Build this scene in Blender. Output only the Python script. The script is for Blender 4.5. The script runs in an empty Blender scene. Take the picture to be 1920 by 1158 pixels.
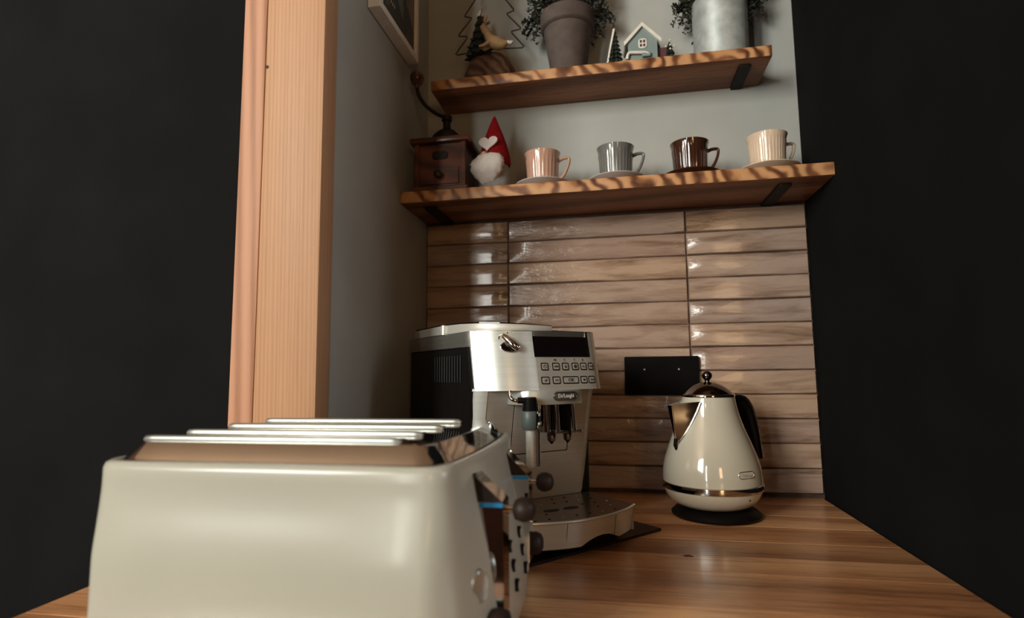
import bpy, bmesh, math, random
from mathutils import Vector, Matrix
random.seed(7)
PI = math.pi
sc = bpy.context.scene
C = sc.collection

# ------------------------------------------------------------------ camera
cd = bpy.data.cameras.new('camera')
cam = bpy.data.objects.new('camera', cd); C.objects.link(cam)
def cam_axes(yaw, pitch, roll):
    fw = Vector((math.sin(yaw)*math.cos(pitch), math.cos(yaw)*math.cos(pitch), math.sin(pitch)))
    rt = Vector((math.cos(yaw), -math.sin(yaw), 0)); up = rt.cross(fw)
    c, s = math.cos(roll), math.sin(roll)
    return c*rt+s*up, -s*rt+c*up, fw
r_, u_, f_ = cam_axes(-.1828, .1069, -.0105)
mw = Matrix((r_, u_, -f_)).transposed().to_4x4(); mw.translation = Vector((.4447, -1.2903, .2653))
cam.matrix_world = mw
cd.sensor_fit = 'HORIZONTAL'; cd.sensor_width = 36; cd.lens = 1066.14*36/1920
cd.clip_start = .02
cd.dof.use_dof = True; cd.dof.focus_distance = .95; cd.dof.aperture_fstop = 3.4
sc.camera = cam
# ------------------------------------------------------------------ world, daylight, exposure
w = bpy.data.worlds.new('daylight'); sc.world = w; w.use_nodes = True
w.node_tree.nodes['Background'].inputs[0].default_value = (.62, .72, .85, 1)
w.node_tree.nodes['Background'].inputs[1].default_value = .4
def area(name, loc, sx, sy, power, col, rot):
    d = bpy.data.lights.new(name, 'AREA'); d.shape = 'RECTANGLE'; d.size = sx; d.size_y = sy
    d.energy = power; d.color = col
    o = bpy.data.objects.new(name, d); C.objects.link(o); o.location = loc; o.rotation_euler = rot
    return o
RY = -3.6
area('window_daylight', (-1.68, RY-.02, 1.28), 1.02, 1.52, 118, (.985, 1, .925), (PI/2, 0, 0))
area('narrow_window_daylight', (-.625, RY-.02, .65), .17, 1.48, 15, (.985, 1, .925), (PI/2, 0, 0))
area('added_warm_light', (1.40, RY-.02, .75), .40, .95, 7, (1, .62, .27), (PI/2, 0, 0))  # added warm light, source unseen, for golden glints on the right tiles
area('added_side_fill', (2.37, -1.30, .95), .60, 1.10, 9, (.96, .98, 1), (PI/2, 0, PI/2))  # added fill for the toaster's control face and the left wall
vs = sc.view_settings
vs.view_transform = 'Standard'; vs.look = 'None'; vs.gamma = 1; vs.use_curve_mapping = False
vs.exposure = 0.52

# ------------------------------------------------------------------ materials
MAT = {}
def new_mat(name):
    m = bpy.data.materials.new(name); m.use_nodes = True
    nt = m.node_tree; b = nt.nodes['Principled BSDF']; MAT[name] = m
    return m, nt, b
def N(nt, t, **kw):
    n = nt.nodes.new(t)
    for k, v in kw.items():
        if k.startswith('i_'):
            key = k[2:].replace('_', ' ')
            n.inputs[key].default_value = v
        else: setattr(n, k, v)
    return n
def ramp(nt, stops, fac):
    n = nt.nodes.new('ShaderNodeValToRGB'); e = n.color_ramp.elements
    while len(e) < len(stops): e.new(.5)
    for q, (p, c) in zip(e, stops): q.position = p; q.color = (*c, 1)
    nt.links.new(fac, n.inputs[0]); return n
def coords(nt, scale=(1,1,1), rot=(0,0,0), loc=(0,0,0), kind='Object'):
    t = N(nt, 'ShaderNodeTexCoord'); mp = N(nt, 'ShaderNodeMapping')
    mp.inputs['Scale'].default_value = scale; mp.inputs['Rotation'].default_value = rot; mp.inputs['Location'].default_value = loc
    nt.links.new(t.outputs[kind], mp.inputs[0]); return mp.outputs[0]
def bump(nt, b, h, strength, dist=.01):
    n = N(nt, 'ShaderNodeBump', i_Strength=strength, i_Distance=dist)
    nt.links.new(h, n.inputs['Height']); nt.links.new(n.outputs[0], b.inputs['Normal'])
def plain(name, col, rough=.5, metal=0, coat=0, noise=0, nscale=30, spec=.5, bmp=0, **kw):
    """a colour with a little cloudy variation of its own"""
    m, nt, b = new_mat(name)
    b.inputs['Roughness'].default_value = rough; b.inputs['Metallic'].default_value = metal
    b.inputs['Coat Weight'].default_value = coat; b.inputs['Coat Roughness'].default_value = .05
    b.inputs['Specular IOR Level'].default_value = spec
    nz = N(nt, 'ShaderNodeTexNoise', i_Scale=nscale, i_Detail=4)
    nt.links.new(coords(nt), nz.inputs['Vector'])
    k = noise
    r = ramp(nt, [(.3, tuple(c*(1-k) for c in col)), (.7, tuple(min(1, c*(1+k)) for c in col))], nz.outputs[0])
    nt.links.new(r.outputs[0], b.inputs['Base Color'])
    if bmp: bump(nt, b, nz.outputs[0], bmp, .002)
    for k2, v in kw.items(): b.inputs[k2.replace('_', ' ')].default_value = v
    return m
def wood(name, cols, scale, rot=(0,0,0), rings=None, dist=4, rough=.5, coat=0, bmp=.15, perobj=0, fine=.35, bandscale=12, spec=.35, streak=0):
    """cols dark->light; scale stretches the grain (small along the grain)"""
    m, nt, b = new_mat(name)
    v = coords(nt, scale, rot)
    if perobj:
        oi = N(nt, 'ShaderNodeObjectInfo'); mu = N(nt, 'ShaderNodeMath', operation='MULTIPLY'); mu.inputs[1].default_value = 37.0
        nt.links.new(oi.outputs['Random'], mu.inputs[0])
        ad = N(nt, 'ShaderNodeVectorMath', operation='ADD'); nt.links.new(v, ad.inputs[0]); nt.links.new(mu.outputs[0], ad.inputs[1]); v = ad.outputs[0]
    big = N(nt, 'ShaderNodeTexNoise', i_Scale=1.6, i_Detail=3, i_Distortion=.6); nt.links.new(v, big.inputs['Vector'])
    if rings:
        wv = N(nt, 'ShaderNodeTexWave', wave_type='RINGS', rings_direction=rings, i_Scale=bandscale, i_Distortion=dist, i_Detail=2.5)
        wv.inputs['Detail Scale'].default_value = 1.2
    else:
        wv = N(nt, 'ShaderNodeTexWave', wave_type='BANDS', bands_direction='DIAGONAL', i_Scale=bandscale, i_Distortion=dist, i_Detail=3)
    nt.links.new(v, wv.inputs['Vector'])
    fn = N(nt, 'ShaderNodeTexNoise', i_Scale=24, i_Detail=6, i_Roughness=.65); nt.links.new(v, fn.inputs['Vector'])
    mx = N(nt, 'ShaderNodeMix', data_type='FLOAT'); mx.inputs[0].default_value = fine
    nt.links.new(wv.outputs['Fac'], mx.inputs[2]); nt.links.new(fn.outputs[0], mx.inputs[3])
    mx2 = N(nt, 'ShaderNodeMix', data_type='FLOAT'); mx2.inputs[0].default_value = .35
    nt.links.new(mx.outputs[0], mx2.inputs[2]); nt.links.new(big.outputs[0], mx2.inputs[3])
    n = len(cols)
    r = ramp(nt, [(.2+.62*i/(n-1), c) for i, c in enumerate(cols)], mx2.outputs[0])
    out = r.outputs[0]
    if streak:
        sm = N(nt, 'ShaderNodeMapping'); sm.inputs['Scale'].default_value = (3.2, 7, 7); nt.links.new(v, sm.inputs[0])
        sn = N(nt, 'ShaderNodeTexNoise', i_Scale=2.2, i_Detail=6, i_Roughness=.7, i_Distortion=.25); nt.links.new(sm.outputs[0], sn.inputs['Vector'])
        k = 1-streak
        sr = ramp(nt, [(.36, (k, k*.93, k*.88)), (.50, (1, 1, 1)), (.70, (1, 1, 1))], sn.outputs[0])
        ml = N(nt, 'ShaderNodeMix', data_type='RGBA', blend_type='MULTIPLY'); ml.inputs[0].default_value = 1
        nt.links.new(out, ml.inputs[6]); nt.links.new(sr.outputs[0], ml.inputs[7]); out = ml.outputs[2]
    if perobj:
        hs = N(nt, 'ShaderNodeHueSaturation'); mr = N(nt, 'ShaderNodeMapRange')
        mr.inputs['To Min'].default_value = 1-perobj; mr.inputs['To Max'].default_value = 1+perobj
        nt.links.new(oi.outputs['Random'], mr.inputs[0]); nt.links.new(mr.outputs[0], hs.inputs['Value']); nt.links.new(out, hs.inputs['Color']); out = hs.outputs[0]
    nt.links.new(out, b.inputs['Base Color'])
    b.inputs['Roughness'].default_value = rough; b.inputs['Coat Weight'].default_value = coat; b.inputs['Coat Roughness'].default_value = .18
    b.inputs['Specular IOR Level'].default_value = spec
    if bmp: bump(nt, b, mx.outputs[0], bmp, .003)
    return m

wood('pine_post', [(.31,.15,.07), (.43,.23,.118), (.49,.27,.148), (.55,.32,.185)], (60, 60, .9), dist=5, rough=.55, bmp=.10, bandscale=1.7, fine=.70)
wood('pine_board', [(.30,.14,.075), (.48,.24,.14), (.55,.29,.18)], (30, 30, 1.1), dist=2, rough=.6, bandscale=.9)
wood('shelf_wood', [(.085,.028,.012), (.22,.085,.036), (.32,.135,.060), (.40,.18,.085)], (1.2, 10, 10), rot=(0,.04,.03), dist=5, rough=.5, coat=.05, bmp=.15, bandscale=.55, fine=.5, streak=.45)
wood('worktop_wood', [(.19,.070,.028), (.50,.235,.105), (.68,.36,.170), (.77,.455,.245)], (1.0, 11, 11), dist=8, rough=.32, coat=.35, bmp=.05, perobj=.22, bandscale=.35, fine=.55, streak=.42)
def edge_wood():
    m, nt, b = new_mat('shelf_edge')
    v = coords(nt, (1, 1, 1), (0, .5, 0))
    lo = N(nt, 'ShaderNodeTexNoise', i_Scale=7, i_Detail=2); nt.links.new(v, lo.inputs['Vector'])
    wv = N(nt, 'ShaderNodeTexWave', wave_type='BANDS', bands_direction='X', i_Scale=9, i_Distortion=16, i_Detail=3.0)
    wv.inputs['Detail Scale'].default_value = .9; nt.links.new(v, wv.inputs['Vector'])
    fn = N(nt, 'ShaderNodeTexNoise', i_Scale=90, i_Detail=4); nt.links.new(v, fn.inputs['Vector'])
    mx = N(nt, 'ShaderNodeMix', data_type='FLOAT'); mx.inputs[0].default_value = .25
    nt.links.new(wv.outputs['Fac'], mx.inputs[2]); nt.links.new(fn.outputs[0], mx.inputs[3])
    m2 = N(nt, 'ShaderNodeMix', data_type='FLOAT'); mr = N(nt, 'ShaderNodeMapRange'); mr.inputs['From Min'].default_value = .40; mr.inputs['From Max'].default_value = .62
    nt.links.new(lo.outputs[0], mr.inputs[0]); mm = N(nt, 'ShaderNodeMath', operation='MULTIPLY'); mm.inputs[1].default_value = .6
    nt.links.new(mr.outputs[0], mm.inputs[0]); nt.links.new(mm.outputs[0], m2.inputs[0]); nt.links.new(mx.outputs[0], m2.inputs[2]); m2.inputs[3].default_value = .62
    r = ramp(nt, [(.10, (.075,.024,.009)), (.36, (.24,.095,.038)), (.60, (.48,.235,.10)), (.9, (.58,.31,.145))], m2.outputs[0])
    nt.links.new(r.outputs[0], b.inputs['Base Color']); b.inputs['Roughness'].default_value = .45; b.inputs['Specular IOR Level'].default_value = .35
    bump(nt, b, mx.outputs[0], .3, .002)
edge_wood()
wood('grinder_wood', [(.035,.009,.004), (.10,.028,.010), (.16,.048,.017)], (4, 14, 14), dist=4, rough=.35, coat=.3, bandscale=1)
wood('bark', [(.03,.012,.006), (.10,.045,.022), (.16,.08,.045)], (20, 20, 20), dist=6, rough=.85, bmp=.6, bandscale=1)
wood('floor_wood', [(.05,.025,.014), (.12,.06,.03), (.16,.085,.045)], (1.5, 8, 8), dist=3, rough=.4, bandscale=.8)
plain('wall_paint', (.40,.40,.37), .75, noise=.05, nscale=9, bmp=.05)
plain('charcoal_paint', (.0085,.0085,.0085), .9, noise=.15, nscale=6, spec=.05)
plain('room_wall', (.13,.06,.042), .8, noise=.1, nscale=4)
plain('ceiling_paint', (.40,.25,.15), .8, noise=.05)
plain('window_white', (.7,.68,.62), .4, noise=.03)
plain('grout', (.07,.042,.032), .9, noise=.25, nscale=60, bmp=.2)
plain('cream_enamel', (.42,.41,.345), .20, coat=0, spec=.4, noise=.02, nscale=8)
plain('kettle_cream', (.56,.52,.42), .12, coat=1, noise=.02, nscale=8)
plain('chrome', (.62,.60,.57), .06, metal=1, noise=.02)
plain('rail_metal', (.46,.48,.45), .34, metal=.8, noise=.03)
plain('spout_chrome', (.36,.35,.33), .12, metal=1, noise=.03)
plain('dark_chrome', (.20,.17,.155), .10, metal=1, noise=.05)
plain('black_plastic', (.005,.004,.004), .42, noise=.2, spec=.2)
plain('black_gloss', (.006,.004,.004), .06, noise=.2, spec=.25)
plain('black_matte', (.006,.005,.005), .75, noise=.2, spec=.08)
plain('knob_brown', (.020,.011,.008), .5, noise=.2, spec=.25)
plain('iron', (.02,.015,.013), .55, metal=.6, noise=.3, nscale=50)
plain('bracket_iron', (.012,.009,.008), .6, noise=.3, nscale=50, spec=.2)
plain('slot_black', (.01,.008,.007), .7, noise=.3)
plain('mat_black', (.018,.013,.011), .22, noise=.2, spec=.5)
plain('badge_grey', (.16,.145,.13), .35, metal=.5, noise=.05)
plain('grey_sleeve', (.065,.085,.08), .45, noise=.05)
plain('white_print', (.8,.79,.74), .5, noise=.01)
plain('dark_print', (.035,.03,.028), .5, noise=.05)
plain('reflection_blue', (.01,.22,.50), .3, noise=.05)  # flat blue standing in for a reflected line on the toaster chrome
plain('cup_pink', (.50,.29,.21), .13, coat=.6, noise=.06)
plain('cup_grey', (.16,.155,.145), .13, coat=.6, noise=.1)
plain('cup_brown', (.050,.018,.010), .09, coat=.7, noise=.1)
plain('cup_cream', (.72,.55,.40), .16, coat=.5, noise=.05)
plain('saucer_white', (.55,.50,.46), .2, coat=.4, noise=.03)
plain('clay', (.085,.060,.050), .8, noise=.22, nscale=40, bmp=.25)
plain('zinc', (.42,.45,.44), .5, metal=.25, noise=.18, nscale=45, bmp=.15)
plain('soil', (.03,.018,.012), .95, noise=.4, bmp=.5)
plain('leaf', (.020,.021,.011), .6, noise=.4, nscale=60)
plain('needle', (.016,.020,.013), .8, noise=.4, nscale=80)
plain('snow', (.72,.68,.60), .85, noise=.06, nscale=90, bmp=.3)
plain('felt_red', (.26,.008,.012), .95, noise=.15, nscale=120, bmp=.3, spec=.1)
plain('felt_white', (.72,.66,.62), .95, noise=.06, nscale=120, bmp=.3, spec=.1)
plain('felt_grey', (.30,.29,.28), .95, noise=.12, nscale=120, bmp=.3, spec=.1)
plain('nose', (.62,.40,.28), .7, noise=.04)
plain('house_blue', (.20,.26,.25), .6, noise=.05)
plain('house_maroon', (.09,.03,.035), .6, noise=.1)
plain('deer_tan', (.42,.26,.12), .7, noise=.2, nscale=60)
plain('frame_white', (.88,.83,.77), .5, noise=.05, nscale=50)
# brushed steel of the coffee machine
def steel(name, col, rough, axis, metal=.85):
    m, nt, b = new_mat(name)
    s = [3, 3, 3]; s[axis] = 220
    nz = N(nt, 'ShaderNodeTexNoise', i_Scale=1, i_Detail=3); nt.links.new(coords(nt, tuple(s)), nz.inputs['Vector'])
    r = ramp(nt, [(.3, tuple(c*.93 for c in col)), (.7, tuple(c*1.05 for c in col))], nz.outputs[0])
    nt.links.new(r.outputs[0], b.inputs['Base Color']); b.inputs['Metallic'].default_value = metal
    b.inputs['Roughness'].default_value = rough
    return m
steel('silver', (.52,.54,.51), .36, 2, .55)
steel('silver_bright', (.70,.72,.675), .30, 2, .5)
steel('crown_silver', (.42,.42,.39), .33, 2, .9)
steel('panel_silver', (.50,.48,.43), .42, 2, .35)
steel('column_silver', (.44,.40,.35), .46, 2, .40)
steel('tray_steel', (.30,.26,.235), .20, 0, .8)
# glazed wall tile, each its own shade, with clouded glaze and a wavy surface
def tile_mat():
    m, nt, b = new_mat('tile_glaze')
    oi = N(nt, 'ShaderNodeObjectInfo')
    v = coords(nt, (1, 1, 1)); mu = N(nt, 'ShaderNodeMath', operation='MULTIPLY'); mu.inputs[1].default_value = 53.0
    nt.links.new(oi.outputs['Random'], mu.inputs[0])
    ad = N(nt, 'ShaderNodeVectorMath', operation='ADD'); nt.links.new(v, ad.inputs[0]); nt.links.new(mu.outputs[0], ad.inputs[1])
    st = N(nt, 'ShaderNodeMapping'); st.inputs['Scale'].default_value = (4, 20, 34); nt.links.new(ad.outputs[0], st.inputs[0])
    nz = N(nt, 'ShaderNodeTexNoise', i_Scale=1.3, i_Detail=5, i_Roughness=.6, i_Distortion=.5); nt.links.new(st.outputs[0], nz.inputs['Vector'])
    base = ramp(nt, [(.0, (.33,.21,.155)), (.3, (.44,.32,.25)), (.6, (.46,.305,.205)), (.8, (.38,.275,.22)), (1, (.47,.37,.315))], oi.outputs['Random'])
    cl = ramp(nt, [(.30, (.42,.36,.32)), (.43, (.76,.72,.69)), (.55, (1,1,1)), (.72, (1.0,1.0,1.0))], nz.outputs[0])
    mx = N(nt, 'ShaderNodeMix', data_type='RGBA', blend_type='MULTIPLY'); mx.inputs[0].default_value = 1
    nt.links.new(base.outputs[0], mx.inputs[6]); nt.links.new(cl.outputs[0], mx.inputs[7])
    nt.links.new(mx.outputs[2], b.inputs['Base Color'])
    b.inputs['Roughness'].default_value = .16; b.inputs['Coat Weight'].default_value = .3; b.inputs['Coat Roughness'].default_value = .06
    wv = N(nt, 'ShaderNodeMapping'); wv.inputs['Scale'].default_value = (16, 30, 52); nt.links.new(ad.outputs[0], wv.inputs[0])
    n2 = N(nt, 'ShaderNodeTexNoise', i_Scale=1, i_Detail=5, i_Roughness=.62); nt.links.new(wv.outputs[0], n2.inputs['Vector'])
    bump(nt, b, n2.outputs[0], .50, .008)
tile_mat()
# the print in the picture on the left wall: dark sheet, pale blue patch, rosy patch
def print_mat():
    m, nt, b = new_mat('picture_print')
    v = coords(nt, (1, 1, 1)); sx = N(nt, 'ShaderNodeSeparateXYZ'); nt.links.new(v, sx.inputs[0])
    nz = N(nt, 'ShaderNodeTexNoise', i_Scale=22, i_Detail=3); nt.links.new(v, nz.inputs['Vector'])
    r = ramp(nt, [(.50, (.012,.007,.008)), (.60, (.02,.012,.012)), (.66, (.10,.06,.055))], nz.outputs[0])
    nt.links.new(r.outputs[0], b.inputs['Base Color']); b.inputs['Roughness'].default_value = .35
print_mat()
plain('print_blue', (.10,.115,.115), .4, noise=.2)
plain('print_rose', (.16,.10,.085), .4, noise=.5, nscale=60)

# ------------------------------------------------------------------ mesh helpers
def link(o): C.objects.link(o); return o
def obj(name, bm, m, parent=None, smooth=None, loc=None):
    me = bpy.data.meshes.new(name)
    bmesh.ops.recalc_face_normals(bm, faces=bm.faces)
    bm.to_mesh(me); bm.free()
    me.materials.append(MAT[m])
    o = link(bpy.data.objects.new(name, me))
    if smooth is not None:
        me.shade_smooth()
        if smooth < 180: me.set_sharp_from_angle(angle=math.radians(smooth))
    if parent: o.parent = parent
    if loc: o.location = loc
    return o
def tag(o, label, cat, group=None):
    o['label'] = label; o['category'] = cat
    if group: o['group'] = group
    return o
def thing(name, label, cat, loc=(0,0,0), rz=0, group=None):
    o = link(bpy.data.objects.new(name, None)); o.location = loc; o.rotation_euler = (0,0,rz); o.empty_display_size = .05
    return tag(o, label, cat, group)
def struct(o): o['kind'] = 'structure'; return o
def BM(): return bmesh.new()
def box(bm, x0, x1, y0, y1, z0, z1, bev=0, seg=2):
    r = bmesh.ops.create_cube(bm, size=1)
    for v in r['verts']:
        v.co = Vector((x0+(v.co.x+.5)*(x1-x0), y0+(v.co.y+.5)*(y1-y0), z0+(v.co.z+.5)*(z1-z0)))
    if bev:
        es = list({e for v in r['verts'] for e in v.link_edges})
        bmesh.ops.bevel(bm, geom=es, offset=bev, segments=seg, profile=.5, affect='EDGES')
    return bm
def bx(*a, **k): return box(BM(), *a, **k)
def loft(bm, rings, close=True, cap0=True, cap1=True):
    vs_ = [[bm.verts.new(p) for p in r] for r in rings]
    n = len(rings[0])
    for a, b in zip(vs_, vs_[1:]):
        for i in range(n if close else n-1):
            j = (i+1) % n; bm.faces.new((a[i], a[j], b[j], b[i]))
    if close and cap0: bm.faces.new(vs_[0][::-1])
    if close and cap1: bm.faces.new(vs_[-1])
    return bm
def lathe(prof, segs=48, rf=None, bm=None, c=(0,0,0), cap0=True, cap1=True, ax='z'):
    bm = bm or BM(); rings = []
    for r, z in prof:
        ring = []
        for i in range(segs):
            a = 2*PI*i/segs; rr = max(r, 1e-5)*(rf(a, z) if rf else 1)
            p = (rr*math.cos(a), rr*math.sin(a), z)
            if ax == 'x': p = (p[2], p[0], p[1])
            if ax == 'y': p = (p[0], p[2], p[1])
            ring.append(Vector(p)+Vector(c))
        rings.append(ring)
    return loft(bm, rings, True, cap0, cap1)
def smooth_path(pts, n=6):
    pts = [Vector(p) for p in pts]; out = []
    for i in range(len(pts)-1):
        p0 = pts[max(i-1, 0)]; p1 = pts[i]; p2 = pts[i+1]; p3 = pts[min(i+2, len(pts)-1)]
        for k in range(n):
            t = k/n
            out.append(.5*((2*p1)+(p2-p0)*t+(2*p0-5*p1+4*p2-p3)*t*t+(3*p1-p0-3*p2+p3)*t**3))
    out.append(pts[-1]); return out
def tube(pts, r, segs=10, bm=None, flat=1, up=(0,0,1), closed=False):
    """r a number or a list; flat squeezes the section along the 'up' side"""
    bm = bm or BM(); pts = [Vector(p) for p in pts]; n = len(pts); rings = []
    u = Vector(up)
    for i, p in enumerate(pts):
        if closed: t = (pts[(i+1) % n]-pts[i-1]).normalized()
        else: t = (pts[min(i+1, n-1)]-pts[max(i-1, 0)]).normalized()
        s = t.cross(u)
        if s.length < 1e-3: s = t.cross(Vector((1, .1, 0)))
        s.normalize(); q = s.cross(t).normalized(); u = q
        rr = r[i] if isinstance(r, (list, tuple)) else r
        rings.append([p+s*rr*math.cos(2*PI*k/segs)+q*rr*flat*math.sin(2*PI*k/segs) for k in range(segs)])
    if closed: rings.append(rings[0]); return loft(bm, rings, True, False, False)
    return loft(bm, rings)
def prism(poly, z0, z1, bm=None, bev=0, f=None):
    """plan polygon extruded upward; f maps a point at the end"""
    bm = bm or BM()
    a = [bm.verts.new((x, y, z0)) for x, y in poly]; b = [bm.verts.new((x, y, z1)) for x, y in poly]
    n = len(poly)
    fs = [bm.faces.new(a[::-1]), bm.faces.new(b)]
    for i in range(n): bm.faces.new((a[i], a[(i+1) % n], b[(i+1) % n], b[i]))
    if bev:
        es = list({e for q in fs for e in q.edges}); bmesh.ops.bevel(bm, geom=es, offset=bev, segments=2, profile=.5, affect='EDGES')
    if f:
        for v in bm.verts: v.co = Vector(f(v.co))
    return bm
def sheet(us, zs, ff, thick=.006, bm=None):
    """a curved facing: y = -ff(u, z) in front, thick deep"""
    bm = bm or BM()
    F = [[bm.verts.new((u, -ff(u, z), z)) for u in us] for z in zs]
    B = [[bm.verts.new((u, -ff(u, z)+thick, z)) for u in us] for z in zs]
    nu, nz = len(us), len(zs)
    for j in range(nz-1):
        for i in range(nu-1):
            bm.faces.new((F[j][i], F[j][i+1], F[j+1][i+1], F[j+1][i]))
            bm.faces.new((B[j][i], B[j+1][i], B[j+1][i+1], B[j][i+1]))
    for i in range(nu-1):
        bm.faces.new((F[0][i], B[0][i], B[0][i+1], F[0][i+1])); bm.faces.new((F[-1][i], F[-1][i+1], B[-1][i+1], B[-1][i]))
    for j in range(nz-1):
        bm.faces.new((F[j][0], F[j+1][0], B[j+1][0], B[j][0])); bm.faces.new((F[j][-1], B[j][-1], B[j+1][-1], F[j+1][-1]))
    return bm
def lin(a, b, n): return [a+(b-a)*i/(n-1) for i in range(n)]
def rrect(x0, x1, y0, y1, r, n=5):
    out = []
    for cx, cy, a0 in ((x1-r, y1-r, 0), (x0+r, y1-r, PI/2), (x0+r, y0+r, PI), (x1-r, y0+r, 1.5*PI)):
        for i in range(n): a = a0+PI/2*i/(n-1); out.append((cx+r*math.cos(a), cy+r*math.sin(a)))
    return out
def stand(bm, fx):   # plan (x, y) prism turned upright: y becomes height, depth from z
    for v in bm.verts: v.co = Vector(fx(v.co))
    return bm
def text(s, size, m, parent, loc, rot, name, sx=1, ext=.0002):
    cu = bpy.data.curves.new(name, 'FONT'); cu.body = s; cu.size = size; cu.align_x = 'CENTER'; cu.align_y = 'CENTER'; cu.extrude = ext
    t = bpy.data.objects.new(name+'_tmp', cu); C.objects.link(t)
    dg = bpy.context.evaluated_depsgraph_get(); me = bpy.data.meshes.new_from_object(t.evaluated_get(dg))
    C.objects.unlink(t); bpy.data.objects.remove(t); bpy.data.curves.remove(cu)
    me.materials.clear(); me.materials.append(MAT[m]); me.name = name
    o = link(bpy.data.objects.new(name, me)); o.parent = parent; o.location = loc; o.rotation_euler = rot; o.scale = (sx, 1, 1)
    return o
def copy_tree(o, parent=None):
    c = link(o.copy()); c.parent = parent
    for ch in list(o.children): copy_tree(ch, c)
    return c

# ================================================================== THE SETTING
FZ, CZ = -.90, 2.20
ZL, ZU = .6437, .9147          # tops of the two shelves
XR = .85                        # right side of the niche
struct(obj('floor', bx(-2.4, 2.4, RY-.2, .15, FZ-.05, FZ), 'floor_wood'))
struct(obj('ceiling', bx(-2.4, 2.4, RY-.2, .15, CZ, CZ+.05), 'ceiling_paint'))
wb = struct(obj('wall_back', bx(-.12, XR+.1, 0, .10, FZ, CZ), 'wall_paint'))
obj('grout_bed', bx(0, XR, -.004, .002, 0, .6178), 'grout', wb)
struct(obj('wall_left', bx(-.12, 0, -.479, 0, FZ, CZ), 'wall_paint'))
struct(obj('wall_right', bx(XR, XR+.1, -.70, 0, FZ, CZ), 'charcoal_paint'))
struct(obj('wall_partition', bx(-2.4, -.12, -.47, -.40, FZ, CZ), 'charcoal_paint'))
bm = BM()
box(bm, 2.35, 2.45, RY, -1.82, FZ, CZ); box(bm, 2.35, 2.45, -.98, .1, FZ, CZ); box(bm, 2.35, 2.45, -1.82, -.98, FZ, .38); box(bm, 2.35, 2.45, -1.82, -.98, 1.52, CZ)
struct(obj('wall_right_far', bm, 'room_wall'))
bm = BM()
box(bm, 2.32, 2.36, -1.82, -1.62, .38, 1.52); box(bm, 2.32, 2.36, -1.00, -.98, .38, 1.52); box(bm, 2.32, 2.36, -1.62, -1.00, .38, .41); box(bm, 2.32, 2.36, -1.62, -1.00, 1.49, 1.52)
w3 = struct(obj('added_side_window', bm, 'window_white'))  # made-up window around the added side fill
obj('muntin', bx(2.325, 2.35, -1.312, -1.288, .41, 1.49), 'window_white', w3)
struct(obj('wall_left_far', bx(-2.4, -2.35, RY, -.4, FZ, CZ), 'room_wall'))
struct(obj('wall_kitchen_far', bx(XR+.1, 2.4, .0, .10, FZ, CZ), 'room_wall'))
# rear wall with window openings, the right one made up for the warm light
bm = BM()
box(bm, -2.4, -2.23, RY-.10, RY, FZ, CZ); box(bm, -1.14, -.73, RY-.10, RY, -.12, 1.42); box(bm, -.52, 1.13, RY-.10, RY, FZ, CZ); box(bm, 1.63, 2.4, RY-.10, RY, FZ, CZ)
box(bm, -2.23, -.53, RY-.10, RY, FZ, -.12); box(bm, -2.23, -1.14, RY-.10, RY, -.12, .50); box(bm, -2.23, -1.14, RY-.10, RY, 2.06, CZ); box(bm, -1.14, -.53, RY-.10, RY, 1.42, CZ)
box(bm, 1.13, 1.63, RY-.10, RY, FZ, .18); box(bm, 1.13, 1.63, RY-.10, RY, 1.32, CZ)
struct(obj('wall_rear', bm, 'room_wall'))
def win(name, x0, x1, z0, z1, xm, zm):
    fr = BM()
    box(fr, x0, x0+.04, RY-.01, RY+.03, z0, z1); box(fr, x1-.04, x1, RY-.01, RY+.03, z0, z1)
    box(fr, x0, x1, RY-.01, RY+.03, z0, z0+.04); box(fr, x0, x1, RY-.01, RY+.03, z1-.04, z1)
    f = struct(obj(name, fr, 'window_white'))
    for x in xm: obj('muntin', bx(x-.012, x+.012, RY-.005, RY+.02, z0+.04, z1-.04), 'window_white', f)
    for z in zm: obj('muntin', bx(x0+.04, x1-.04, RY-.005, RY+.02, z-.012, z+.012), 'window_white', f)
win('window_1', -2.23, -1.14, .50, 2.06, (-1.68,), (1.02, 1.54))
win('window_4', -.73, -.52, -.12, 1.42, (), ())
win('added_warm_window', 1.13, 1.63, .18, 1.32, (), (.75,))  # made-up window framing the added warm light

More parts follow.
